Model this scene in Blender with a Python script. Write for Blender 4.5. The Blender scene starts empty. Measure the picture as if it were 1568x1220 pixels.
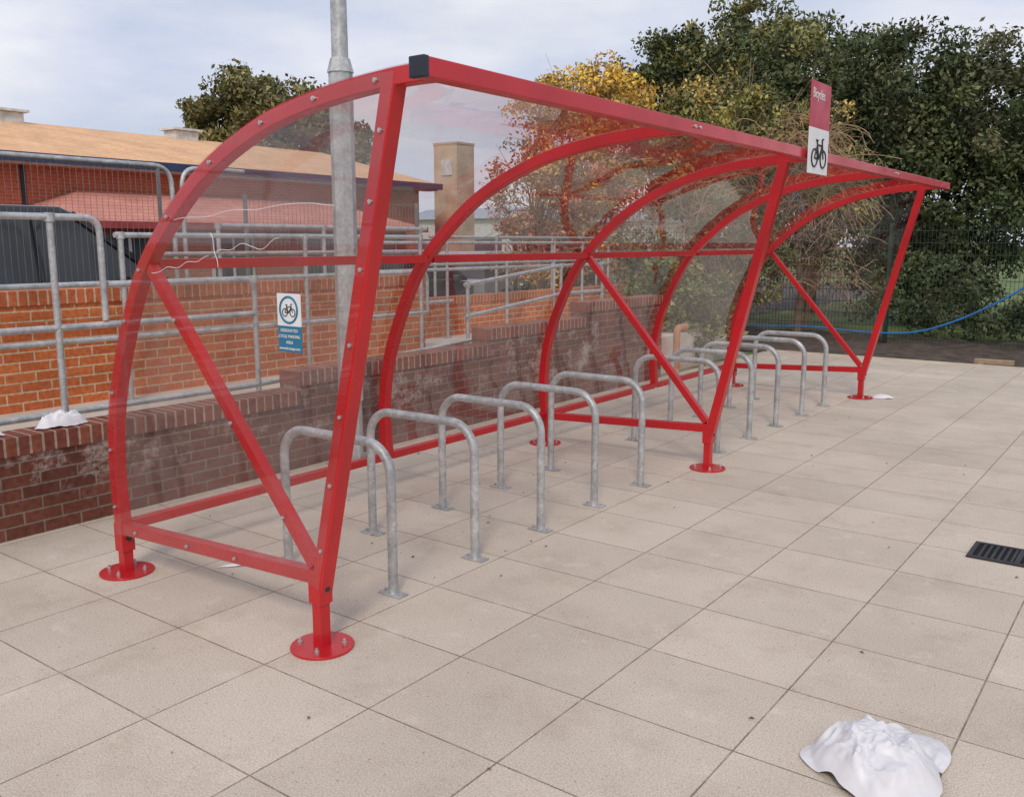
import bpy, math, random
import numpy as np
from mathutils import Vector, noise
random.seed(7); rng=np.random.default_rng(7)
R=math.radians
scene=bpy.context.scene
scene.view_settings.view_transform='Standard'; scene.view_settings.look='None'
scene.view_settings.exposure=0

# ---------------------------------------------------------------- helpers
def link(o,parent=None):
    scene.collection.objects.link(o)
    if parent: o.parent=parent
    return o
def grp(name):
    e=bpy.data.objects.new(name,None); e.empty_display_size=.1
    return link(e)
class MB:
    def __init__(s): s.v=[]; s.f=[]
    def add(s,vs,fs):
        n=len(s.v); s.v+= [tuple(p) for p in vs]; s.f+=[tuple(i+n for i in f) for f in fs]
    def box(s,x0,x1,y0,y1,z0,z1):
        s.add([(x0,y0,z0),(x1,y0,z0),(x1,y1,z0),(x0,y1,z0),(x0,y0,z1),(x1,y0,z1),(x1,y1,z1),(x0,y1,z1)],
              [(0,3,2,1),(4,5,6,7),(0,1,5,4),(1,2,6,5),(2,3,7,6),(3,0,4,7)])
        return s
    def sweep(s,pts,prof,n0=None,scale=None):
        P=[Vector(p) for p in pts]; n=len(P); m=len(prof)
        N=None; vs=[]
        for i in range(n):
            T=(P[min(i+1,n-1)]-P[max(i-1,0)]).normalized()
            if N is None:
                N=Vector(n0) if n0 else (Vector((0,0,1)) if abs(T.z)<.9 else Vector((1,0,0)))
            N=(N-T*N.dot(T)).normalized(); B=T.cross(N)
            k=scale[i] if scale else 1.0
            for (u,w) in prof: vs.append(P[i]+N*u*k+B*w*k)
        fs=[]
        for i in range(n-1):
            for j in range(m):
                a=i*m+j;b=i*m+(j+1)%m
                fs.append((a,b,b+m,a+m))
        fs.append(tuple(range(m))[::-1]); fs.append(tuple(range((n-1)*m,n*m)))
        s.add(vs,fs); return s
    def tube(s,pts,r,seg=12,radii=None):
        prof=[(math.cos(2*math.pi*i/seg)*r,math.sin(2*math.pi*i/seg)*r) for i in range(seg)]
        return s.sweep(pts,prof,scale=radii)
    def beam(s,p,q,w,h=None,n0=None):
        h=h or w
        return s.sweep([p,q],[(-h/2,-w/2),(h/2,-w/2),(h/2,w/2),(-h/2,w/2)],n0=n0)
    def cyl(s,c,r,h,seg=24,axis='z'):
        c=Vector(c); d={'z':Vector((0,0,h)),'x':Vector((h,0,0)),'y':Vector((0,h,0))}[axis]
        return s.tube([c,c+d],r,seg)
    def extr(s,poly,x0,x1,taper=0.0):
        n=len(poly)
        vs=[(x0,p[0],p[1]) for p in poly]+[(x1,p[0],p[1]) for p in poly]
        fs=[tuple(range(n))[::-1],tuple(range(n,2*n))]+[(i,(i+1)%n,(i+1)%n+n,i+n) for i in range(n)]
        s.add(vs,fs); return s
    def build(s,name,mat,parent=None,bevel=0,smooth=False):
        me=bpy.data.meshes.new(name); me.from_pydata(s.v,[],s.f); me.update()
        import bmesh
        bm=bmesh.new(); bm.from_mesh(me); bmesh.ops.recalc_face_normals(bm,faces=bm.faces); bm.to_mesh(me); bm.free()
        if smooth:
            me.polygons.foreach_set('use_smooth',[True]*len(me.polygons)); me.set_sharp_from_angle(angle=R(38))
        o=bpy.data.objects.new(name,me)
        if mat: me.materials.append(mat)
        if bevel:
            b=o.modifiers.new('bevel','BEVEL'); b.width=bevel; b.segments=2; b.limit_method='ANGLE'; b.angle_limit=R(40)
        return link(o,parent)

def newmat(name):
    m=bpy.data.materials.new(name); m.use_nodes=True
    nt=m.node_tree; p=nt.nodes['Principled BSDF']
    return m,nt,p
def coords(nt): return nt.nodes.new('ShaderNodeTexCoord').outputs['Object']
def noise_tex(nt,vec,scale,detail=3,rough=.55):
    n=nt.nodes.new('ShaderNodeTexNoise'); n.inputs['Scale'].default_value=scale
    n.inputs['Detail'].default_value=detail; n.inputs['Roughness'].default_value=rough
    nt.links.new(vec,n.inputs['Vector']); return n.outputs['Fac']
def ramp(nt,fac,stops):
    r=nt.nodes.new('ShaderNodeValToRGB'); nt.links.new(fac,r.inputs[0])
    e=r.color_ramp.elements
    while len(e)<len(stops): e.new(.5)
    for el,(p,c) in zip(e,stops):
        el.position=p; el.color=(c if len(c)==4 else (*c,1)) if not isinstance(c,(int,float)) else (c,c,c,1)
    return r.outputs[0]
def mix(nt,a,b,fac,mode='MIX'):
    m=nt.nodes.new('ShaderNodeMix'); m.data_type='RGBA'; m.blend_type=mode
    for s,v in ((m.inputs[0],fac),(m.inputs[6],a),(m.inputs[7],b)):
        if isinstance(v,(int,float)): s.default_value=v
        elif isinstance(v,tuple): s.default_value=(*v,1) if len(v)==3 else v
        else: nt.links.new(v,s)
    return m.outputs[2]
def bump(nt,p,h,strength=.3,dist=.01):
    b=nt.nodes.new('ShaderNodeBump'); b.inputs['Strength'].default_value=strength; b.inputs['Distance'].default_value=dist
    nt.links.new(h,b.inputs['Height']); nt.links.new(b.outputs[0],p.inputs['Normal'])
def math_n(nt,op,a,b=0.0):
    m=nt.nodes.new('ShaderNodeMath'); m.operation=op
    for s,v in ((m.inputs[0],a),(m.inputs[1],b)):
        if isinstance(v,(int,float)): s.default_value=v
        else: nt.links.new(v,s)
    return m.outputs[0]
def simple(name,col,rough=.6,metal=0,var=.25,scale=6,bumps=0,coat=0,spec=.5):
    m,nt,p=newmat(name); c=coords(nt)
    f=noise_tex(nt,c,scale,4)
    lo=tuple(x*(1-var) for x in col); hi=tuple(min(1,x*(1+var)) for x in col)
    nt.links.new(ramp(nt,f,[(.3,lo),(.7,hi)]),p.inputs['Base Color'])
    nt.links.new(ramp(nt,f,[(.3,min(1,rough+.08)),(.7,max(0,rough-.08))]),p.inputs['Roughness'])
    p.inputs['Metallic'].default_value=metal; p.inputs['Coat Weight'].default_value=coat
    p.inputs['Specular IOR Level'].default_value=spec
    if bumps: bump(nt,p,noise_tex(nt,c,scale*12,2),bumps,.004)
    return m
def brick_mat(name,c1,c2,mortar,w=.225,h=.075,coping=False,effl=0,ms=.006,grime=.35,bm=True):
    m,nt,p=newmat(name); c=coords(nt)
    s=nt.nodes.new('ShaderNodeSeparateXYZ'); nt.links.new(c,s.inputs[0])
    cb=nt.nodes.new('ShaderNodeCombineXYZ')
    if coping:
        nt.links.new(s.outputs[1],cb.inputs[0]); cb.inputs[1].default_value=.5
    else:
        nt.links.new(math_n(nt,'ADD',s.outputs[0],s.outputs[1]),cb.inputs[0]); nt.links.new(s.outputs[2],cb.inputs[1])
    b=nt.nodes.new('ShaderNodeTexBrick'); nt.links.new(cb.outputs[0],b.inputs['Vector'])
    b.inputs['Scale'].default_value=1; b.inputs['Brick Width'].default_value=w; b.inputs['Row Height'].default_value=h if not coping else 1
    b.inputs['Mortar Size'].default_value=ms; b.inputs['Mortar Smooth'].default_value=.2
    b.inputs['Color1'].default_value=(*c1,1); b.inputs['Color2'].default_value=(*c2,1); b.inputs['Mortar'].default_value=(*mortar,1)
    if coping: b.offset=0
    n1=noise_tex(nt,c,1.3,4); n2=noise_tex(nt,c,30,3)
    col=mix(nt,b.outputs['Color'],ramp(nt,n1,[(.3,1-grime),(.7,1.12)]),1.0,'MULTIPLY')
    col=mix(nt,col,ramp(nt,n2,[(.3,.72),(.7,1.17)]),1.0,'MULTIPLY')
    if effl:
        mp=nt.nodes.new('ShaderNodeMapping'); nt.links.new(c,mp.inputs[0]); mp.inputs['Scale'].default_value=(1,1.5,1.9); mp.inputs['Location'].default_value=(0,.7,.2)
        n3=noise_tex(nt,mp.outputs[0],1.5,10,.77)
        f=ramp(nt,n3,[(.52,0.0),(.63,effl)])
        zf=nt.nodes.new('ShaderNodeMapRange'); nt.links.new(s.outputs[2],zf.inputs[0])
        zf.inputs[1].default_value=.12; zf.inputs[2].default_value=.35
        f2=math_n(nt,'MULTIPLY',f,zf.outputs[0])
        col=mix(nt,col,(.50,.43,.39),f2)
    nt.links.new(col,p.inputs['Base Color']); p.inputs['Roughness'].default_value=.85
    p.inputs['Specular IOR Level'].default_value=.25
    if bm:
        h_=math_n(nt,'SUBTRACT',math_n(nt,'MULTIPLY',n2,.4),b.outputs['Fac'])
        bump(nt,p,h_,.6,.006)
    return m

# ---------------------------------------------------------------- materials
RED=(.50,.011,.016)
m_red=simple('red_paint',RED,.30,0,.12,3,coat=.2,spec=.45)
m_galv,nt,p=newmat('galvanised_steel'); c=coords(nt)
v=nt.nodes.new('ShaderNodeTexVoronoi'); v.inputs['Scale'].default_value=55; nt.links.new(c,v.inputs['Vector'])
f=noise_tex(nt,c,9,4)
nt.links.new(mix(nt,ramp(nt,f,[(.3,(.36,.37,.37)),(.7,(.60,.61,.61))]),ramp(nt,v.outputs['Color'],[(0,.8),(1,1.15)]),1.0,'MULTIPLY'),p.inputs['Base Color'])
p.inputs['Metallic'].default_value=.5; nt.links.new(ramp(nt,f,[(.3,.55),(.7,.38)]),p.inputs['Roughness'])
m_bolt=simple('bolt_zinc',(.6,.6,.6),.35,.8,.1,20)
m_black=simple('black_plastic',(.02,.02,.025),.45)
m_cap=simple('cap_plastic',(.016,.02,.035),.4)
m_navy=simple('navy_gutter',(.03,.05,.12),.5)
m_white=simple('white_sheet',(.74,.74,.75),.5,0,.06,8)
m_signred=simple('sign_red',(.45,.02,.05),.4,0,.05)
m_signblue=simple('sign_blue',(.02,.17,.30),.4,0,.05)
m_ink=simple('sign_ink',(.02,.02,.02),.5)
m_concrete=simple('ramp_concrete',(.57,.50,.42),.9,0,.15,3,.3)
m_win=simple('window_glass',(.06,.07,.085),.1,0,.3,2,spec=.8)
m_carwin=simple('car_glass',(.03,.035,.04),.12,0,.1,2,spec=.6)
m_trim=simple('white_trim',(.6,.6,.58),.5)
m_green=simple('green_steel',(.012,.035,.022),.5)
m_soil=simple('soil',(.075,.055,.04),.95,0,.45,5,.8)
m_grass=simple('grass_green',(.13,.18,.05),.95,0,.4,1.2,.8)
m_asph=simple('asphalt',(.06,.06,.06),.9,0,.2,2,.4)
m_roof1=brick_mat('roof_tan_tiles',(.84,.52,.30),(.78,.47,.26),(.64,.38,.22),.3,.06,ms=.008,grime=.15,bm=False)
m_roof2=brick_mat('roof_pink_tiles',(.68,.29,.22),(.62,.26,.20),(.48,.2,.16),.3,.08,ms=.01,grime=.2,bm=False)
m_brA=brick_mat('brick_dark_red',(.215,.068,.043),(.15,.050,.034),(.25,.19,.15),effl=.75)
m_cop=brick_mat('brick_coping',(.31,.095,.058),(.20,.06,.040),(.44,.33,.25),w=.073,coping=True,ms=.008)
m_brB=brick_mat('brick_orange',(.66,.19,.06),(.53,.135,.047),(.66,.48,.31),ms=.007,grime=.25)
m_copB=brick_mat('brick_orange_coping',(.60,.17,.065),(.49,.13,.05),(.57,.44,.3),w=.073,coping=True,ms=.008)
m_brC=brick_mat('brick_building',(.56,.14,.072),(.47,.11,.058),(.5,.28,.19),grime=.12,bm=False)
m_brT=brick_mat('brick_buff',(.72,.56,.42),(.62,.47,.33),(.6,.5,.4),w=.45,h=.3,grime=.25,bm=False)

def clear_sheet(name,wob,haze_lo,haze_hi,tint,base):
    m,nt,p=newmat(name); nt.nodes.remove(p)
    tr=nt.nodes.new('ShaderNodeBsdfTransparent'); tr.inputs[0].default_value=(*tint,1)
    gl=nt.nodes.new('ShaderNodeBsdfGlossy'); gl.inputs['Roughness'].default_value=.03; gl.inputs[0].default_value=(.97,.96,.97,1)
    df=nt.nodes.new('ShaderNodeBsdfDiffuse'); df.inputs[0].default_value=(.76,.70,.71,1)
    lw=nt.nodes.new('ShaderNodeLayerWeight'); lw.inputs[0].default_value=.5
    fac=math_n(nt,'ADD',math_n(nt,'MULTIPLY',math_n(nt,'POWER',lw.outputs['Facing'],4.0),.75),base)
    c=coords(nt)
    bp=nt.nodes.new('ShaderNodeBump'); bp.inputs['Strength'].default_value=.1; bp.inputs['Distance'].default_value=wob
    nt.links.new(noise_tex(nt,c,2.2,2),bp.inputs['Height']); nt.links.new(bp.outputs[0],gl.inputs['Normal'])
    m1=nt.nodes.new('ShaderNodeMixShader'); m2=nt.nodes.new('ShaderNodeMixShader')
    mp=nt.nodes.new('ShaderNodeMapping'); nt.links.new(c,mp.inputs[0]); mp.inputs['Scale'].default_value=(1,1,4)
    haze=ramp(nt,noise_tex(nt,mp.outputs[0],1.5,5,.65),[(.42,haze_lo),(.75,haze_hi)])  # streaky pale pinkish diffuse layer, painting a reflected sheen and haze into the sheet
    nt.links.new(haze,m2.inputs[0]); nt.links.new(tr.outputs[0],m2.inputs[1]); nt.links.new(df.outputs[0],m2.inputs[2])
    nt.links.new(fac,m1.inputs[0]); nt.links.new(m2.outputs[0],m1.inputs[1]); nt.links.new(gl.outputs[0],m1.inputs[2])
    nt.links.new(m1.outputs[0],nt.nodes['Material Output'].inputs[0]); return m
m_sheet=clear_sheet('clear_polycarbonate',.03,.02,.13,(.92,.905,.90),.085)
m_sheetE=clear_sheet('clear_polycarbonate_end',.02,.006,.05,(.94,.93,.925),.04)
m_lines=simple('white_lines',(.8,.8,.82),.3,0,.05)

# paving
m_pave,nt,p=newmat('concrete_slabs'); c=coords(nt)
mp=nt.nodes.new('ShaderNodeMapping'); nt.links.new(c,mp.inputs[0]); mp.inputs['Location'].default_value=(2.29+12,-2.73+5.35,0)
b=nt.nodes.new('ShaderNodeTexBrick'); b.offset=0; nt.links.new(mp.outputs[0],b.inputs['Vector'])
b.inputs['Scale'].default_value=1; b.inputs['Brick Width'].default_value=.6; b.inputs['Row Height'].default_value=.535
b.inputs['Mortar Size'].default_value=.0038; b.inputs['Mortar Smooth'].default_value=.3
b.inputs['Color1'].default_value=(.64,.555,.46,1); b.inputs['Color2'].default_value=(.565,.49,.405,1); b.inputs['Mortar'].default_value=(.24,.19,.14,1)
n1=noise_tex(nt,c,.9,3,.6); n2=noise_tex(nt,c,150,1); n3=noise_tex(nt,c,5,5,.7); n4=noise_tex(nt,c,2.2,5,.75)
n5=noise_tex(nt,c,60,2,.6); n6=noise_tex(nt,c,14,3,.6)
jm=mix(nt,b.outputs['Color'],(.42,.35,.28),math_n(nt,'MULTIPLY',b.outputs['Fac'],ramp(nt,n6,[(.45,0.0),(.6,.7)])))
col=mix(nt,jm,ramp(nt,n1,[(.3,(.88,.87,.855)),(.7,(1.05,1.05,1.05))]),1.0,'MULTIPLY')
col=mix(nt,col,ramp(nt,n2,[(.3,.76),(.7,1.15)]),1.0,'MULTIPLY')
col=mix(nt,col,ramp(nt,n4,[(.32,(.88,.86,.84)),(.5,(1.0,1.0,1.0))]),1.0,'MULTIPLY')
col=mix(nt,col,ramp(nt,n5,[(.27,.60),(.36,1.0)]),1.0,'MULTIPLY')
col=mix(nt,col,(.73,.66,.57),ramp(nt,n3,[(.58,0.0),(.76,.5)]))
nt.links.new(col,p.inputs['Base Color']); p.inputs['Roughness'].default_value=.8; p.inputs['Specular IOR Level'].default_value=.3
bump(nt,p,math_n(nt,'SUBTRACT',math_n(nt,'MULTIPLY',n2,.15),b.outputs['Fac']),.5,.005)

# foliage
m_leaf,nt,p=newmat('leaves'); at=nt.nodes.new('ShaderNodeAttribute'); at.attribute_name='tint'
nt.links.new(at.outputs['Color'],p.inputs['Base Color']); p.inputs['Roughness'].default_value=.55; p.inputs['Specular IOR Level'].default_value=.3
m_bark=simple('bark',(.10,.075,.055),.9,0,.35,8,.6)
m_twig=simple('dry_stems',(.33,.22,.13),.9,0,.35,3)

# ---------------------------------------------------------------- ground
def sheet(name,x0,x1,y0,y1,z,mat,nx=1):
    b=MB(); b.add([(x0,y0,z),(x1,y0,z),(x1,y1,z),(x0,y1,z)],[(0,1,2,3)]); return b.build(name,mat)
sheet('ground',-400,400,-400,400,-.03,m_grass)
sheet('car_park',-60,-8.4,-20,40,-.02,m_asph)
sheet('paving',-5.34,12,-8,13.95,0,m_pave)
bed=MB(); nx,ny=120,24
for j in range(ny+1):
    for i in range(nx+1):
        x=-9+i*(22/nx); y=13.95+j*(3.6/ny)
        z=-.012+(.10*min(1,j/3))*(.4+noise.noise(Vector((x*1.5,y*1.5,0))))+.03*noise.noise(Vector((x*7,y*7,1)))
        if j==0: z=-.012
        bed.v.append((x,y,max(z,-.02)))
for j in range(ny):
    for i in range(nx):
        a=j*(nx+1)+i; bed.f.append((a,a+1,a+nx+2,a+nx+1))
bed.build('soil_bed',m_soil,smooth=True)
b=MB(); b.box(-5.3,12,13.95,14.0,-.02,.03); b.build('paving_edging',m_concrete)

# ---------------------------------------------------------------- cycle shelter
A=[(-4.33,.24),(-4.345,.6),(-4.28,.96),(-4.09,1.39),(-3.89,1.66),(-3.52,1.96),(-3.10,2.15),(-2.72,2.235),(-2.34,2.272),(-2.14,2.275)]
def catmull(P,n=6):
    P=[Vector((p[0],0,p[1])) for p in P]; P=[P[0]*2-P[1]]+P+[P[-1]*2-P[-2]]; out=[]
    for i in range(1,len(P)-2):
        for k in range(n):
            t=k/n; a,b_,c_,d=P[i-1:i+3]
            out.append(.5*((2*b_)+(c_-a)*t+(2*a-5*b_+4*c_-d)*t*t+(3*b_-a-3*c_+d)*t**3))
    out.append(P[-2]); return out
arc=catmull(A)
def arcY(y,off=0):
    o=[]
    for i,p in enumerate(arc):
        T=(arc[min(i+1,len(arc)-1)]-arc[max(i-1,0)]).normalized(); n=Vector((-T.z,0,T.x))
        q=p+n*off; o.append(Vector((q.x,y,q.z)))
    return o
sh=grp('cycle_shelter')
YS=[2.45,4.40,6.32,8.30,10.32]; W=.062
for k,y in enumerate(YS):
    MB().sweep(arcY(y),[(-W/2,-W/2),(W/2,-W/2),(W/2,W/2),(-W/2,W/2)],n0=(0,1,0)).build('arch_%d'%(k+1),m_red,sh,.004)
for k in (0,2,4):
    y=YS[k]
    MB().beam((-2.83,y,.20),(-2.335,y,2.262),.066,n0=(0,1,0)).build('front_post_%d'%k,m_red,sh,.004)
    MB().beam((-3.93,y+.002,1.60),(-2.845,y+.002,.36),.05,n0=(0,1,0)).build('brace_%d'%k,m_red,sh,.004)
    MB().beam((-4.31,y,.245),(-2.84,y,.315),.058,n0=(0,1,0)).build('end_rail_%d'%k,m_red,sh,.004)
    for nm,x,zt in (('front',-2.825,.33),('back',-4.33,.25)):
        b=MB(); b.box(x-.036,x+.036,y-.036,y+.036,zt-.13,zt+.02); b.box(x-.027,x+.027,y-.027,y+.027,.008,zt-.10); b.build('leg_%s_%d'%(nm,k),m_red,sh,.003)
        b=MB(); b.cyl((x,y,.0),.135,.011,40); b.build('base_plate_%s_%d'%(nm,k),m_red,sh,.002,True)
        b=MB()
        for a in range(4):
            an=a*math.pi/2+.6; b.cyl((x+.095*math.cos(an),y+.095*math.sin(an),.011),.011,.014,6); b.cyl((x+.095*math.cos(an),y+.095*math.sin(an),.011),.006,.026,8)
        b.build('anchor_bolts_%s_%d'%(nm,k),m_bolt,sh)
        b=MB(); b.cyl((x+.036,y,zt-.06),.013,.012,8,'x'); b.build('adjuster_%s_%d'%(nm,k),m_black,sh)
MB().beam((-2.125,2.36,2.275),(-2.125,10.42,2.275),.066).build('ridge_beam',m_red,sh,.004)
MB().beam((-2.125,2.335,2.275),(-2.125,2.362,2.275),.07).build('end_cap',m_cap,sh,.004)
for i in range(4):
    y0,y1=YS[i]+.032,YS[i+1]-.032
    MB().beam((-3.925,y0,1.60),(-3.925,y1,1.60),.05).build('mid_rail_%d'%i,m_red,sh,.004)
    MB().beam((-4.325,y0,.255),(-4.325,y1,.255),.05).build('bottom_rail_%d'%i,m_red,sh,.004)
for i in range(4):
    y0,y1=YS[i]-(.035 if i==0 else -.004),YS[i+1]+(.035 if i==3 else -.004)
    o=arcY(y0,.033); q=arcY(y1,.033)
    b=MB(); n=len(o)
    b.add(o+q,[(j,j+1,j+1+n,j+n) for j in range(n-1)])
    b.build('roof_sheet_%d'%i,m_sheet,sh,0,True)
for k in (0,4):
    y=YS[k]+(-.037 if k==0 else .037)
    pts=[(p.x,y,p.z) for p in arcY(0,.022)[:-7]]
    pts+=[(-2.30,y,2.29),(-2.795,y,.27),(-2.83,y,.285),(-4.33,y,.215)]
    b=MB(); b.add(pts,[tuple(range(len(pts)))]); b.build('end_sheet_%d'%k,m_sheetE,sh)
# thin wavy white lines on the end sheet
b=MB()
def wig(x0,z0,x1,z1,s):
    P=[]
    for i in range(19):
        t=i/18; P.append((x0+(x1-x0)*t+.008*noise.noise(Vector((t*5,s,0))),2.4115,z0+(z1-z0)*t+.05*noise.noise(Vector((t*3.5,s,3)))))
    b.tube(P,.0013,4)
wig(-3.66,1.80,-2.62,1.86,1); wig(-3.40,1.74,-3.36,1.60,2.5); wig(-3.36,1.66,-2.95,1.70,6.1); wig(-3.86,1.56,-3.42,1.63,4.2)
b.build('white_lines',m_lines,sh)
b=MB()
def screw(x,z,y=2.408): b.cyl((x,y,z),.009,.008,8,'y'); b.cyl((x,y-.004,z),.005,.006,6,'y')
for j in range(2,len(arc)-3,5): screw(arc[j].x,arc[j].z)
for t in (.12,.26,.4,.54,.68,.8,.92): screw(-2.83+.495*t*1.0,.2+2.06*t)
for t in (.1,.4,.65): screw(-4.31+1.47*t,.245+.07*t)
for t in (.2,.55,.85): screw(-3.93+1.085*t,1.6-1.24*t)
for k in (1,2,3):
    for dy in (-.03,.03): b.cyl((-2.09,YS[k]+dy,2.28),.008,.008,8,'x')
b.build('sheet_screws',m_bolt,sh)
# ---------------------------------------------------------------- Sheffield stands
def hoop(y,xn=-2.99,xf=-3.76,H=.745,r=.024,br=.155):
    g=grp('bicycle_stand')
    dx=random.uniform(-.01,.01); xn+=dx; xf+=dx; tw=random.uniform(-.012,.012)
    pts=[(xn,y,.0),(xn,y,H-br)]
    for i in range(1,9):
        a=i/8*math.pi/2; pts.append((xn-br+br*math.cos(a),y,H-br+br*math.sin(a)-r*0))
    for i in range(0,9):
        a=math.pi/2+i/8*math.pi/2; pts.append((xf+br+br*math.cos(a),y+tw,H-br+br*math.sin(a)))
    pts.append((xf,y+tw,0))
    MB().tube(pts,r,16).build('hoop',m_galv,g,0,True)
    b=MB(); s=MB()
    for x,yy in ((xn,y),(xf,y+tw)):
        b.box(x-.07,x+.07,yy-.035,yy+.035,.001,.009)
        for e in (-.052,.052): s.cyl((x+e,yy,.009),.010,.012,6)
    b.build('floor_plates',m_galv,g,.001); s.build('bolts',m_bolt,g)
for y in (3.06,3.69,4.32,4.95,5.58,6.88,7.54,8.20,8.88,9.55): hoop(y)

# ---------------------------------------------------------------- signs
def bike(b,o,ux,uz,s,t=.05):
    o=Vector(o);ux=Vector(ux);uz=Vector(uz)
    def Pp(x,z): return o+ux*x*s+uz*z*s
    for cx in (-.5,.5):
        pts=[Pp(cx+.33*math.cos(i/20*2*math.pi),.33*math.sin(i/20*2*math.pi)) for i in range(21)]
        b.tube(pts,t*s*.6,5)
    L=[((-.5,0),(-.22,.5)),((-.22,.5),(.35,.5)),((-.22,.5),(-.02,-.02)),((-.02,-.02),(.35,.5)),((-.02,-.02),(-.5,0)),((.5,0),(.3,.72)),((.3,.72),(.48,.76)),((-.22,.5),(-.28,.66)),((-.38,.67),(-.16,.67))]
    for p,q in L: b.tube([Pp(*p),Pp(*q)],t*s*.6,5)
def text(body,loc,rot,size,mat,parent,align='LEFT',sx=1):
    cu=bpy.data.curves.new('lettering','FONT'); cu.body=body; cu.size=size; cu.align_x=align; cu.extrude=.0008
    o=bpy.data.objects.new('lettering',cu); o.location=loc; o.rotation_euler=rot; o.scale=(sx,1,1); cu.materials.append(mat); return link(o,parent)
g=grp('bicycle_sign'); x=-2.07
MB().box(x,x+.004,6.0,6.39,2.44,2.73).build('red_panel',m_signred,g)
MB().box(x,x+.004,6.0,6.39,2.15,2.44).build('white_panel',m_white,g)
MB().box(x-.02,x-.001,6.17,6.22,2.22,2.66).build('bracket',m_galv,g)
text('Bicycles',(x+.006,6.03,2.625),(R(90),0,R(90)),.088,m_white,g,sx=.85)
b=MB(); bike(b,(x+.006,6.2,2.25),(0,1,0),(0,0,1),.17,.06); b.build('bicycle_symbol',m_ink,g)
g=grp('cycle_parking_sign'); y=2.405
x0,x1=-2.965,-2.825; z0,zm,z1=1.265,1.37,1.50
MB().box(x0,x1,y-.004,y,zm,z1).build('white_panel',m_white,g)
MB().box(x0,x1,y-.004,y,z0,zm).build('blue_panel',m_signblue,g)
xc=(x0+x1)/2; b=MB(); b.tube([(xc+.052*math.cos(i/32*2*math.pi),y-.005,1.435+.052*math.sin(i/32*2*math.pi)) for i in range(33)],.0045,6); b.build('ring',m_signblue,g)
b=MB(); bike(b,(xc,y-.005,1.424),(1,0,0),(0,0,1),.046,.07); b.build('bicycle_symbol',m_ink,g)
for i,t in enumerate(('DESIGNATED','CYCLE PARKING','AREA','www.broxap.com')):
    text(t,(xc,y-.006,1.346-.024*i),(R(90),0,0),.0175,m_white,g,'CENTER')

# ---------------------------------------------------------------- walls
g=grp('brick_wall')
secs=[(-6,4.5,.60),(4.5,6.85,.74),(6.85,8.6,.89),(8.6,10.4,1.05)]
for i,(a,c_,z) in enumerate(secs):
    MB().box(-5.565,-5.34,a,c_,-.1,z-.11).build('wall_%d'%i,m_brA,g)
    MB().box(-5.57,-5.325,a,c_,z-.11,z).build('coping_%d'%i,m_cop,g,.004)
MB().box(-5.565,-5.34,10.4,10.403,-.1,.94).build('wall_end',m_brA,g)
MB().box(-7.2,-5.57,-6,7.7,-.1,.46).build('ramp',m_concrete)
MB().box(-8.6,-5.57,7.7,13,-.1,.462).build('ramp_landing',m_concrete)
g=grp('orange_brick_wall')
MB().box(-7.115,-6.9,-6,7.66,-.1,1.24).build('wall',m_brB,g)
MB().box(-7.12,-6.885,-6,7.665,1.24,1.35).build('coping',m_copB,g,.004)
g=grp('orange_brick_wall')
MB().box(-8.2,-7.98,7.9,14.3,-.1,.88).build('wall',m_brB,g)
MB().box(-8.21,-7.965,7.9,14.3,.88,.98).build('coping',m_copB,g,.004)
MB().box(-8.19,-7.14,7.44,7.655,-.1,1.0).build('return_wall',m_brB,g)

# ---------------------------------------------------------------- handrails
def bend(pts,r=.1,n=5):
    P=[Vector(p) for p in pts]; out=[P[0]]
    for i in range(1,len(P)-1):
        a=P[i]+(P[i-1]-P[i]).normalized()*r; c_=P[i]+(P[i+1]-P[i]).normalized()*r
        for k in range(n+1):
            t=k/n; out.append((1-t)**2*a+2*t*(1-t)*P[i]+t*t*c_)
    out.append(P[-1]); return out
def rail(X,runs,posts,r=.0215):
    g=grp('handrail'); b=MB()
    for run in runs: b.tube(bend([(X,y,z) for y,z in run]),r,10)
    b.build('rails',m_galv,g,0,True)
    b=MB(); f=MB()
    for y,z0,z1 in posts:
        b.tube([(X,y,z0),(X,y,z1)],r,10)
        f.cyl((X,y,z1-.03),r*1.5,.055,10); f.cyl((X,y,z0),r*2.4,.012,12)
    b.build('posts',m_galv,g,0,True); f.build('clamps',m_galv,g,0,True)
rail(-5.72,[[(-3,1.86),(3.22,1.86),(3.22,1.2)],[(-3,1.17),(4.42,1.17)],[(-3,.64),(4.42,.62),(7.0,.74),(7.8,.8)],
            [(3.25,1.43),(4.42,1.43),(4.42,.62)]],
     [(2.9,.46,1.86),(1.5,.46,1.86),(0,.46,1.86),(4.42,.46,1.43)])
rail(-6.72,[[(-3,1.39),(7.5,1.39),(7.5,.95)],[(3.9,1.76),(7.4,1.76)],[(-3,1.0),(7.5,.95)]],
     [(y,.46,1.39) for y in (-1,.6,2.2)]+[(y,.46,1.76) for y in (3.95,5.8,7.4)])
rail(-7.35,[[(5.3,1.86),(8.2,1.86)],[(4.6,1.60),(8.2,1.60)]],[(y,0,1.86) for y in (5.3,6.6,8.1)])
rail(-6.35,[[(7.7,1.25),(9.6,1.42),(10.6,1.42),(10.6,.6)],[(7.7,.9),(9.6,1.07),(10.6,1.07)]],[(y,.46,z) for y,z in ((7.75,1.25),(9.6,1.42))])
rail(-7.8,[[(7.8,1.70),(13.2,1.70),(13.2,.9)],[(7.8,1.36),(13.2,1.36)],[(7.8,.95),(9.2,.95)]],
     [(y,.46,1.70) for y in (7.8,9.1,10.4,11.6,12.4)])
rail(-8.45,[[(9.5,1.78),(14,1.78)],[(9.5,1.4),(14,1.4)]],[(y,0,1.78) for y in (9.6,11.0,12.5,13.9)])

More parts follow.
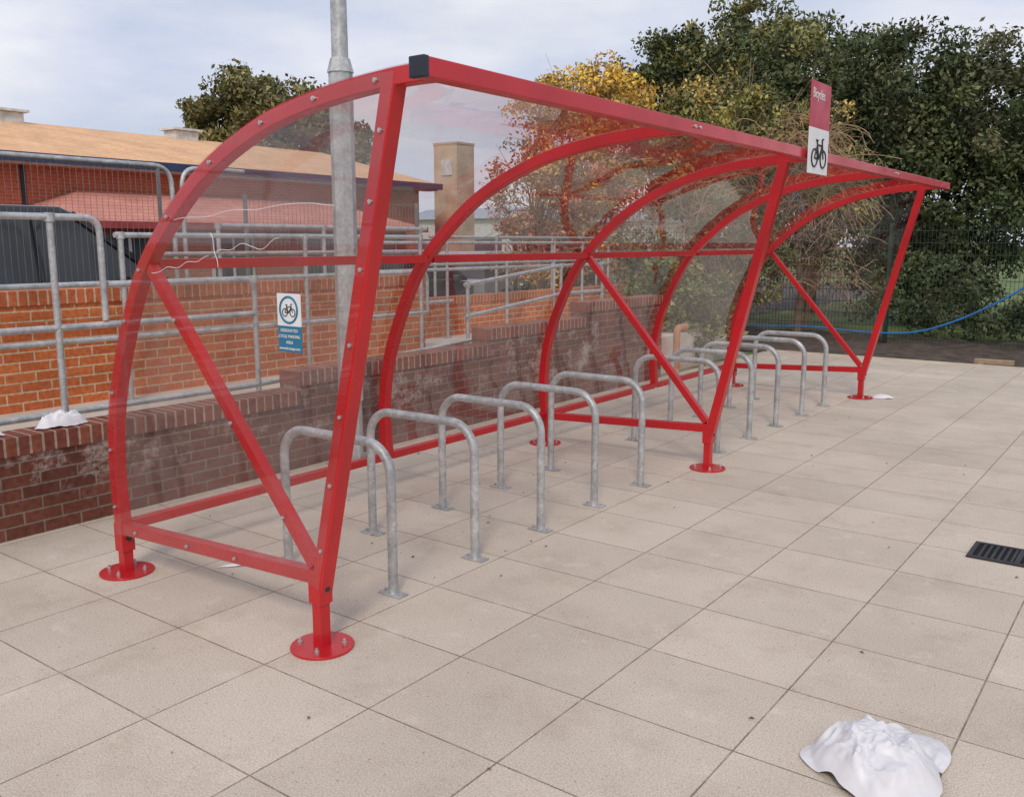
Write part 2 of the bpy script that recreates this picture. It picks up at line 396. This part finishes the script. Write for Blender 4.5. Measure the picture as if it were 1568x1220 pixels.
def wirefence(name,p0,p1,z0,z1,mat,sp=.05,t=.0045,post=2.4,pw=.05,hz=()):
    g=grp(name); p0=Vector((*p0,0));p1=Vector((*p1,0)); d=(p1-p0); L=d.length; d.normalize(); b=MB()
    n=int(L/sp)
    for i in range(n+1):
        q=p0+d*i*sp; b.box(q.x-t/2,q.x+t/2,q.y-t/2,q.y+t/2,z0,z1)
    for z in hz: b.beam(p0+Vector((0,0,z)),p1+Vector((0,0,z)),t*1.6)
    b.build('mesh_wires',mat,g); b=MB()
    k=int(L/post)
    for i in range(k+1):
        q=p0+d*i*(L/k); b.box(q.x-pw/2,q.x+pw/2,q.y-pw/2,q.y+pw/2,-.05,z1+.03)
    b.build('posts',mat,g); return g
m_wire=simple('dull_wire',(.20,.20,.20),.6,.3)
g=wirefence('mesh_fence',(-8.5,-2),(-8.5,5.45),.2,2.44,m_wire,.06,.0032,1.9,.03,(.5,1.2))
MB().tube(bend([(-8.5,-2,2.47),(-8.5,5.6,2.47),(-8.5,5.6,0)],.2,6),.024,10).build('top_rail',m_galv,g,0,True)
MB().tube(bend([(-8.5,5.72,0),(-8.5,5.72,2.47),(-8.5,6.5,2.47)],.2,6),.024,10).build('next_frame',m_galv,g,0,True)
wirefence('mesh_fence',(-8.5,6.5),(-8.5,9.3),.2,2.2,m_wire,.06,.0032,1.4,.035,(.5,1.2,2.2))
wirefence('green_mesh_fence',(-12,16.3),(9,16.3),.05,2.0,m_green,.06,.006,2.5,.06,[.1+.2*i for i in range(10)])

# ---------------------------------------------------------------- lamp post
g=grp('lamp_post'); X,Y=-5.13,4.82
MB().tube([(X,Y,0),(X,Y,2.92)],.088,8).build('base_section',m_galv,g)
MB().tube([(X,Y,2.92),(X,Y,3.02)],.098,8,[1,.72]).build('shoulder',m_galv,g)
MB().tube([(X,Y,3.0),(X,Y,8.0)],.062,12,[1,.6]).build('shaft',m_galv,g,0,True)
MB().tube(bend([(X,Y,7.95),(X,Y,8.2),(X+.9,Y,8.3)],.2),.03,10).build('arm',m_galv,g,0,True)
MB().box(X+.7,X+1.3,Y-.12,Y+.12,8.24,8.36).build('lantern',m_galv,g,.03)
MB().box(X-.15,X+.15,Y-.15,Y+.15,0,.012).build('base_plate',m_galv,g)
MB().box(X+.05,X+.093,Y-.05,Y+.05,.5,1.0).build('service_door',m_galv,g,.004)

# ---------------------------------------------------------------- buildings
g=grp('school_building')
MB().box(-30,-20,-6,22,-.1,3.5).build('walls',m_brC,g)
b=MB(); e=3.52
b.add([(-19.5,-7,e),(-19.5,22.5,e),(-25,22.5,e+1.3),(-25,-7,e+1.3),(-30.5,-7,e),(-30.5,22.5,e)],[(0,1,2,3),(3,2,5,4)])
b.add([(-19.5,22.5,e),(-25,22.5,e+1.3),(-30.5,22.5,e)],[(0,1,2)]); b.build('roof',m_roof1,g)
MB().box(-19.55,-19.42,-7,22.5,e-.16,e+.02).build('gutter',m_navy,g)
MB().box(-20.0,-19.55,-7,22.4,e-.2,e-.14).build('soffit',m_trim,g)
for yy in (11.3,16.5):
    b=MB(); b.box(-25.3,-24.7,yy,yy+.8,e+1.1,e+1.5); b.build('vent_%d'%yy,m_trim,g,.03); MB().box(-25.4,-24.6,yy-.1,yy+.9,e+1.5,e+1.56).build('vent_cap_%d'%yy,m_trim,g)
b=MB(); t=MB()
for yy in (-1,3,7,11.5,15.5,19): b.box(-20.02,-19.96,yy,yy+1.8,1.1,2.3)
b.build('windows',m_win,g)
MB().box(-20.05,-19.97,9.6,9.7,0,3.4).build('downpipe',m_black,g)
g=grp('entrance_building')
MB().box(-19.9,-17.4,9.0,18.6,-.1,2.08).build('walls',m_brC,g)
b=MB(); b.add([(-17,8.6,2.1),(-17,19,2.1),(-19.95,18.0,2.85),(-19.95,10.8,2.85),(-19.95,8.6,2.1),(-19.95,19,2.1)],[(0,1,2,3),(0,3,4),(1,5,2)]); b.build('roof',m_roof2,g)
MB().box(-17.06,-16.94,8.6,19,1.98,2.12).build('fascia',simple('fascia_red',(.35,.05,.05),.5),g)
b=MB(); t=MB()
for yy in (9.9,12.4,15.0,17.1):
    b.box(-17.42,-17.36,yy,yy+1.0,.9,1.85); 
    t.box(-17.43,-17.34,yy-.06,yy-.005,.85,1.9); t.box(-17.43,-17.34,yy+1.005,yy+1.06,.85,1.9); t.box(-17.43,-17.335,yy-.06,yy+1.06,.84,.895); t.box(-17.43,-17.34,yy+.47,yy+.53,.9,1.85)
b.build('windows',m_win,g); t.build('window_frames',m_trim,g)
g=grp('brick_chimney')
MB().box(-20.75,-19.75,23.6,24.5,-.1,4.9).build('stack',m_brT,g); MB().box(-20.77,-19.73,23.58,24.52,4.9,4.97).build('cap',m_brT,g)
MB().box(-20.4,-19.95,23.57,23.6,3.9,4.4).build('panel',m_trim,g)
for (x,y,w,h,z) in ((-55,58,12,8,4.3),(-44,62,10,8,4.0)):
    g=grp('warehouse'); MB().box(x,x+w,y,y+h,-.1,z-.7).build('walls',m_trim,g)
    b=MB(); b.extr([(y-.4,z-.7),(y+h/2,z+.3),(y+h+.4,z-.7)],x-.3,x+w+.3); b.build('roof',simple('roof_grey',(.3,.34,.4),.6),g)
    MB().box(x+1,x+w-1,y-.05,y,1,2).build('windows',m_win,g)

# ---------------------------------------------------------------- cars
def car(name,x,y,col,H=1.5,L=4.3,Wd=1.8,d=1):
    g=grp(name); pm=simple('paint_'+name,col,.22,.2,.05,2,coat=.8)
    b=MB(); hh=H*.56
    prof=[(-L/2,.3),(-L/2,hh*.98),(-L/2+.1,hh*1.04),(L*.17,hh*1.05),(L*.36,hh*.95),(L*.48,hh*.8),(L/2,.55),(L/2,.28)]
    b.extr([(y+d*p[0],p[1]) for p in prof],x-Wd/2,x+Wd/2); b.build('body',pm,g,.06)
    def tap(name,pr,mat):
        b=MB(); n=len(pr); vs=[]
        for sgn in (-1,1):
            for (py,pz,w) in pr: vs.append((x+sgn*w,y+d*py,pz))
        fs=[tuple(range(n)),tuple(range(n,2*n))]+[(i,(i+1)%n,(i+1)%n+n,i+n) for i in range(n)]
        b.add(vs,fs); b.build(name,mat,g,.03)
    w0,w1=Wd/2-.06,Wd/2-.2
    tap('glasshouse',[(-L/2+.12,hh,w0),(-L/2+.3,H*.96,w1),(L*.10,H*.97,w1),(L*.32,hh,w0)],m_carwin)
    tap('roof',[(-L/2+.25,H*.94,w1+.03),(-L/2+.32,H,w1-.02),(L*.08,H,w1-.02),(L*.13,H*.94,w1+.03)],pm)
    for py in (-L*.2,.02*L):
        MB().beam((x+w0+.005,y+d*py,hh),(x+w1+.005,y+d*py,H*.96),.07).build('pillar',pm,g)
    MB().beam((x+w0+.02,y-L*.44,hh*1.03),(x+w0+.02,y+L*.26,hh*1.06),.022).build('waist_trim',m_bolt,g)
    MB().beam((x+w0+.01,y+L*.315,hh*1.03),(x+w1+.01,y+L*.10,H*.965),.06).build('front_pillar',pm,g)
    for py in (-L*.3,L*.3):
        for s_ in (-1,1):
            MB().cyl((x+s_*(Wd/2-.1)-.11,y+d*py,.33),.33,.22,28,'x').build('tyre',m_black,g,.02,True)
            MB().cyl((x+s_*(Wd/2+.012)-.006,y+d*py,.33),.2,.012,20,'x').build('wheel',m_galv,g)
    for s_ in (-1,1):
        MB().box(x+s_*(Wd/2-.28)-.2,x+s_*(Wd/2-.28)+.2,y+d*L*.485-.04,y+d*L*.485+.04,.6,.72).build('headlamp',m_white,g,.02)
        MB().box(x+s_*(Wd/2+.07)-.08,x+s_*(Wd/2+.07)+.08,y+d*L*.2-.05,y+d*L*.2+.05,hh,hh+.14).build('mirror',pm,g,.02)
car('parked_van',-10.9,4.85,(.012,.013,.017),2.10,5.2,1.95)
car('parked_car',-14.2,14.9,(.05,.06,.08),1.52)
car('parked_car',-13.9,18.6,(.35,.36,.38),1.5)

# ---------------------------------------------------------------- vegetation
def leafmesh(name,C,Rr,npc,size,cols,parent,squash=.8,bright=(.55,1.4)):
    C=np.asarray(C,float); Rr=np.asarray(Rr,float); n=len(C)
    idx=np.repeat(np.arange(n),npc); M=len(idx)
    d=rng.normal(size=(M,3)); d/=np.linalg.norm(d,axis=1)[:,None]
    rad=Rr[idx]*rng.random(M)**.45*(1+.25*(rng.random(M)<.12))
    P=C[idx]+d*rad[:,None]*np.array([1,1,squash])
    a=rng.normal(size=(M,3)); a/=np.linalg.norm(a,axis=1)[:,None]
    b_=np.cross(a,rng.normal(size=(M,3))); b_/=np.linalg.norm(b_,axis=1)[:,None]
    s=(size*(.6+.8*rng.random(M)))[:,None]
    V=np.empty((M,4,3)); V[:,0]=P-a*s; V[:,1]=P-b_*s*.5; V[:,2]=P+a*s; V[:,3]=P+b_*s*.5
    P_=V[:,:,2]; P_[P_<.01]=.01
    me=bpy.data.meshes.new(name); me.vertices.add(M*4); me.vertices.foreach_set('co',V.reshape(-1))
    me.loops.add(M*4); me.loops.foreach_set('vertex_index',np.arange(M*4,dtype=np.int32))
    me.polygons.add(M); me.polygons.foreach_set('loop_start',np.arange(0,M*4,4,dtype=np.int32))
    cols=np.asarray(cols,float); cc=cols[rng.integers(0,len(cols),n)]*(bright[0]+(bright[1]-bright[0])*rng.random(n))[:,None]
    c_=cc[idx]*(.65+.7*rng.random(M))[:,None]
    sel=rng.random(M)<.2; c_[sel]=cols[rng.integers(0,len(cols),sel.sum())]
    col=np.ones((M,4,4)); col[:,:,:3]=np.clip(c_,0,1)[:,None,:]
    at=me.attributes.new('tint','FLOAT_COLOR','POINT'); at.data.foreach_set('color',col.reshape(-1))
    me.update(calc_edges=True); me.materials.append(m_leaf)
    return link(bpy.data.objects.new(name,me),parent)
def crown_pts(ells,n):
    w=np.array([e[3]*e[4]*e[5] for e in ells])**.66; w/=w.sum(); out=[]
    for e,k in zip(ells,(w*n).astype(int)+1):
        d=rng.normal(size=(k,3)); d/=np.linalg.norm(d,axis=1)[:,None]
        rr=.45+.55*rng.random(k)**.6; rr*=(1+.13*np.sin(d[:,0]*7+e[0])*np.cos(d[:,2]*6))
        out.append(np.array(e[:3])+d*rr[:,None]*np.array(e[3:6]))
    return np.concatenate(out)
def tree(name,base,ells,n,npc,size,cols,cr=(.25,.6),tr=.14,limbs=14,bark=None,bright=(.55,1.4)):
    g=grp(name); C=crown_pts(ells,n); C[:,2]=np.maximum(C[:,2],.15)
    leafmesh('foliage',C,rng.uniform(cr[0],cr[1],len(C)),npc,size,cols,g,bright=bright)
    top=C[:,2].max(); bx,by=base; b=MB()
    h=top*.75; tp=[Vector((bx+.12*math.sin(i*1.3),by+.12*math.cos(i*1.7),h*i/6)) for i in range(7)]
    b.tube(tp,tr,9,[1.3,1,.9,.75,.6,.45,.2])
    for i in range(limbs):
        c_=Vector(C[rng.integers(len(C))]); s=tp[random.randint(1,5)]
        mid=s.lerp(c_,.5)+Vector((random.uniform(-.2,.2),random.uniform(-.2,.2),random.uniform(0,.35)))
        b.tube([s,s.lerp(mid,.6),mid,mid.lerp(c_,.6),c_],tr*.38,6,[1,.8,.6,.4,.12])
        if limbs>20:
            for q in range(4):
                e_=mid.lerp(c_,random.random()); b.tube([e_,e_+Vector((random.gauss(0,.2),random.gauss(0,.2),random.gauss(.15,.2))),e_+Vector((random.gauss(0,.4),random.gauss(0,.3),random.gauss(.2,.35)))],.008,3,[1,.8,.5])
    b.build('trunk_and_limbs',bark or m_bark,g,0,True); return g
DG=[(.068,.092,.036),(.095,.12,.046),(.135,.155,.06),(.055,.075,.032),(.12,.115,.055)]
MG=[(.13,.155,.05),(.18,.19,.065),(.22,.21,.08),(.10,.12,.045)]
YG=[(.32,.28,.07),(.40,.30,.08),(.25,.25,.075)]
AU=[(.78,.50,.08),(.68,.38,.07),(.56,.40,.12),(.44,.33,.10)]
RD=[(.52,.20,.12),(.46,.16,.10),(.42,.25,.13),(.34,.21,.12)]
tree('ivy_clad_tree',(-4.8,21),[(-5.2,21.2,4.6,1.7,1.7,1.7),(-4.3,20.6,2.6,1.9,1.5,1.7),(-3.6,21.2,4.2,1.6,1.6,1.6),(-4.6,21,1.2,1.6,1.3,1.0)],360,190,.055,DG,tr=.2)
tree('ivy_clad_tree',(-2.4,22.5),[(-2.6,22.6,3.6,1.7,1.7,1.6),(-1.6,22.2,2.2,1.8,1.6,1.5),(.3,22,2.8,1.8,1.6,1.7)],220,140,.064,DG,tr=.2)
tree('broadleaf_tree',(-7.8,22.9),[(-7.9,23,5.2,2.1,2.0,1.8),(-7.0,22.6,3.8,1.8,1.6,1.6),(-8.8,22.4,4.2,1.6,1.5,1.4)],280,160,.064,MG+DG,tr=.2)
tree('broadleaf_tree',(-11.9,25.4),[(-12.3,25.4,5.8,2.4,2.4,2.2),(-10.4,25,6.2,2.2,2.2,2.1),(-13.4,25.5,5.6,1.9,2,2.0),(-11.5,25,3.6,2.6,2,1.6)],330,150,.074,MG+DG+YG[:1],tr=.24)
tree('autumn_tree',(-11.4,17.8),[(-11.6,17.8,4.7,1.3,1.1,.85),(-10.6,17.6,4.6,1.1,1.0,.9),(-10.9,17.5,3.2,1.3,1.1,.9)],150,140,.048,AU+AU[:2]+YG[1:2],(.2,.42),tr=.09,limbs=40,bark=m_twig,bright=(.75,1.3))
tree('autumn_tree',(-10.4,14.9),[(-10.5,14.9,2.9,1.3,1.0,1.1),(-9.4,15,2.6,1.3,1.0,1.2),(-10.0,14.8,1.5,1.6,1.0,.7)],110,75,.042,RD+AU[:1],(.18,.4),tr=.05,limbs=60,bark=m_twig)
tree('autumn_tree',(-8.3,18.2),[(-8.6,18.2,3.9,1.5,1.2,1.3),(-7.4,18.0,3.4,1.4,1.2,1.3)],140,100,.05,YG+MG+AU[2:],(.2,.42),tr=.07,limbs=60,bark=m_twig)
tree('autumn_tree',(-6.0,17.6),[(-6.2,17.6,3.3,1.0,.7,1.1),(-5.4,17.5,2.6,.8,.6,.9)],80,75,.045,AU[2:]+YG+MG+[(.38,.25,.14)],(.18,.38),tr=.05,limbs=70,bark=m_twig)
tree('broadleaf_tree',(-29.5,23.5),[(-30.3,23.2,6.0,2.2,2.2,2.1),(-28.6,24.4,5.8,2.1,2.1,1.8),(-27.3,25.6,5.0,1.6,1.6,1.4)],240,130,.11,[(.19,.18,.07),(.24,.21,.08),(.15,.15,.06)],(.35,.7),tr=.2)
C=[];
for i in range(300):
    x=random.uniform(-12.5,6); C.append((x,17.6+random.uniform(-.5,.9),abs(random.gauss(0,1))*.9+ (.9 if -8<x<-4.9 else .15)))
leafmesh('hedge',C,rng.uniform(.2,.5,len(C)),110,.05,DG+DG+MG[:1],None)
C=crown_pts([(-5.65,12.0,.75,.55,.5,.5),(-6.3,12.6,.9,.6,.6,.6),(-5.9,12.2,.4,.7,.5,.4)],60)
leafmesh('laurel_shrub',C,rng.uniform(.12,.25,len(C)),90,.045,MG+[(.20,.25,.08)],None)
C=crown_pts([(-7.6,14.6,1.2,.9,.6,1.1),(-6.4,15.2,1.5,.9,.6,1.1)],80)
leafmesh('shrub',C,rng.uniform(.15,.35,len(C)),80,.045,DG+MG+YG[:1],None)
C=crown_pts([(-50,70,1.5,14,3,2.6),(-38,72,1.5,12,3,2.2),(-64,60,1.5,14,3,3.0)],160)
leafmesh('distant_trees',C,rng.uniform(.8,1.6,len(C)),60,.3,MG,None)
def brambles(name,boxes,n,mat):
    b=MB()
    for k in range(n):
        x0,x1,y0,y1,z0,z1=random.choice(boxes)
        p=Vector((random.uniform(x0,x1),random.uniform(y0,y1),random.uniform(z0,z1)))
        d=Vector((random.uniform(-1,1),random.uniform(-.5,.5),random.uniform(-.4,1))).normalized(); pts=[p]
        for i in range(6):
            d=(d+Vector((random.uniform(-.35,.35),random.uniform(-.3,.3),random.uniform(-.65,.1)))).normalized(); p=p+d*random.uniform(.08,.2); pts.append(p)
        b.tube(pts,random.uniform(.004,.009),3)
    b.build(name,mat,None)
brambles('bramble_thicket',[(-7.2,-4.9,16.5,17.3,.9,3.0),(-6.6,-5.2,16.6,17.4,2.2,3.8),(-9.5,-6.5,15.2,16.2,.7,2.8)],1300,m_twig)
b=MB()
for (x,y,r_) in ((-5.9,17.0,.07),(-7.3,17.3,.07)):
    b.tube([(x,y,0),(x+.05,y,.8),(x-.08,y,1.6),(x+.1,y,2.6)],r_,8,[1.2,1,.8,.4])
b.build('tree_trunks',simple('pale_bark',(.26,.18,.12),.9,0,.3,6),None,0,True)
g=grp('garden_shed')
b=MB(); pr=[(-1.7,0),(-1.7,1.7)]+[(-.6+1.1*math.cos(a),1.7+.5*math.sin(a)) for a in [math.pi*(1-i/8) for i in range(1,8)]]+[(.5,1.7),(.5,0)]
vs=[(p[0],18.6,p[1]) for p in pr]+[(p[0],20.6,p[1]) for p in pr]; n=len(pr)
b.add(vs,[tuple(range(n)),tuple(range(n,2*n))]+[(i,(i+1)%n,(i+1)%n+n,i+n) for i in range(n)]); b.build('shell',m_green,g)
MB().box(-1.0,-.2,18.56,18.6,0,1.6).build('door',m_black,g)

# ---------------------------------------------------------------- small things
hp=[(-8.0,15.6,.1),(-7,15.9,.16),(-5.5,16.05,.24),(-4.6,16.1,.2),(-3.7,16.12,.22),(-3.0,16.15,.45),(-2.3,16.2,.85),(-1.6,16.2,1.35),(-.6,16.2,1.8)]
sm=[]
P=[Vector(p) for p in hp]; P=[P[0]]+P+[P[-1]]
for i in range(1,len(P)-2):
    for k in range(8):
        t=k/8; a,b0,c0,d0=P[i-1:i+3]; sm.append(.5*((2*b0)+(c0-a)*t+(2*a-5*b0+4*c0-d0)*t*t+(3*b0-a-3*c0+d0)*t**3))
MB().tube(sm,.016,8).build('hose_pipe',simple('hose_blue',(.02,.16,.45),.4),None,0,True)
b=MB(); b.box(-2.35,-1.85,14.15,14.25,.02,.085); b.box(-2.3,-2.22,14.13,14.27,-.02,.03); b.build('timber_plank',simple('timber',(.35,.25,.16),.8),None,.004)
MB().tube(bend([(-5.25,10.65,0),(-5.25,10.65,.62),(-5.25,10.9,.62)],.08),.045,14).build('clay_pipe',simple('terracotta',(.45,.2,.1),.7),None,0,True)
g=grp('drain_cover'); b=MB(); x0,x1,y0,y1=-.84,-.36,5.32,5.62
b.box(x0,x1,y0,y0+.025,.001,.012); b.box(x0,x1,y1-.025,y1,.001,.012); b.box(x0,x0+.025,y0+.025,y1-.025,.001,.012); b.box(x1-.025,x1,y0+.025,y1-.025,.001,.012)
b.box((x0+x1)/2-.01,(x0+x1)/2+.01,y0+.025,y1-.025,.001,.011)
k=x0+.05
while k<x1-.03:
    b.box(k,k+.014,y0+.026,y1-.026,.001,.0105); k+=.032
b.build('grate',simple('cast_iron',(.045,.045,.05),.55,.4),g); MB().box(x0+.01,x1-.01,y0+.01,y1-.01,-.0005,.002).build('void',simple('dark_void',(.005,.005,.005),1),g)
# crumpled bags
def sack(name,cx,cy,cz,a,bb,h,rot,mat,seed=0,n=120,m=50,crease=.5,flat=2.2,edge=None):
    b=MB()
    for j in range(m+1):
        for i in range(n):
            th=i/n*2*math.pi; r=j/m
            rr=1+.06*math.sin(3*th+seed)+.05*math.sin(5*th+seed*2)+.12*noise.noise(Vector((math.cos(th)*2.5,math.sin(th)*2.5,seed)))
            if edge: rr+=edge*max(0,math.cos(th-.55))**10
            u=math.cos(th)*r*rr; w=math.sin(th)*r*rr
            z=h*max(0,1-min(1,(math.hypot(u,w)))**flat)
            q=Vector((u*1.3+.3*noise.noise(Vector((u*2,w*2,seed))),w*1.3,seed))
            f1=1-abs(noise.noise(q*1.4))*2.2; f2=1-abs(noise.noise(q*3.1+Vector((3,1,0))))*2.2; f3=1-abs(noise.noise(q*7+Vector((3,1,0))))*2.2
            z+=crease*h*(.30*f1+.16*f2+.07*f3)*min(1,(1-r)*3+.12)
            b.v.append((cx+u*a*math.cos(rot)-w*bb*math.sin(rot),cy+u*a*math.sin(rot)+w*bb*math.cos(rot),cz+.004+max(0,z)))
    for j in range(m):
        for i in range(n):
            b.f.append((j*n+i,j*n+(i+1)%n,(j+1)*n+(i+1)%n,(j+1)*n+i))
    return b.build(name,mat,None,0,True)
m_bag=simple('woven_plastic',(.70,.69,.71),.5,0,.08,10,.15)
sack('white_sack',-.665,2.90,0,.20,.24,.10,R(36),m_bag,6.2,crease=.75,flat=3.0,edge=.45)
sack('plastic_bag',-5.45,2.74,.6,.15,.075,.055,R(90),m_bag,5,64,24,crease=1.7)
sack('plastic_bag',-5.45,2.30,.6,.09,.06,.025,R(90),m_bag,8,48,18,crease=1.5)
sack('paper_litter',-2.62,10.45,0,.12,.07,.035,.4,m_bag,2,30,10)
sack('paper_litter',-3.9,2.9,0,.16,.02,.012,.9,m_bag,4,30,8)
b=MB()
for i in range(150):
    x=random.uniform(-5.2,1.5); y=random.uniform(1.5,13) if i%3 else random.uniform(3,6); x=x if i%3 else random.uniform(-5.2,-2.5)
    s=random.uniform(.005,.014); a=random.uniform(0,6.3); z=.004+random.uniform(0,.006)
    b.add([(x+s*math.cos(a),y+s*math.sin(a),.003),(x-s*.5*math.sin(a),y+s*.5*math.cos(a),z),(x-s*math.cos(a),y-s*math.sin(a),.003),(x+s*.5*math.sin(a),y-s*.5*math.cos(a),z)],[(0,1,2,3)])
b.build('fallen_leaves',simple('dead_leaf',(.12,.08,.04),.8,0,.4,3))

# ---------------------------------------------------------------- sky & sun
az=R(150); el=R(42)
w=bpy.data.worlds.new('World'); scene.world=w; w.use_nodes=True; nt=w.node_tree
bg=nt.nodes['Background']; bg.inputs[1].default_value=.106
sk=nt.nodes.new('ShaderNodeTexSky'); sk.sky_type='NISHITA'; sk.sun_disc=False; sk.sun_elevation=el; sk.sun_rotation=az
sk.air_density=1.2; sk.dust_density=2.5
tc=nt.nodes.new('ShaderNodeTexCoord'); mp=nt.nodes.new('ShaderNodeMapping'); mp.inputs['Scale'].default_value=(1,1,3.2)
nt.links.new(tc.outputs['Generated'],mp.inputs[0])
cl=noise_tex(nt,mp.outputs[0],2.1,5,.55)
cloudcol=ramp(nt,noise_tex(nt,mp.outputs[0],2.6,5,.55),[(.38,(5.6,6.2,7.9)),(.64,(8.5,8.5,9.0))])
col=mix(nt,sk.outputs[0],cloudcol,ramp(nt,cl,[(.35,.75),(.6,1.0)]))
nt.links.new(col,bg.inputs[0])
L=bpy.data.lights.new('sun','SUN'); L.energy=1.5; L.angle=R(12); L.color=(1,.91,.80)
so=bpy.data.objects.new('sun',L); link(so)
d=Vector((math.sin(az)*math.cos(el),math.cos(az)*math.cos(el),math.sin(el)))
so.rotation_euler=d.to_track_quat('Z','Y').to_euler()

# ---------------------------------------------------------------- camera
cd=bpy.data.cameras.new('camera'); cam=bpy.data.objects.new('camera',cd); link(cam)
cam.location=(0,0,1.7); cam.rotation_euler=(R(90-9.71),0,R(36.55)); cd.sensor_width=36; cd.lens=31.94; cd.clip_end=1500
scene.camera=cam
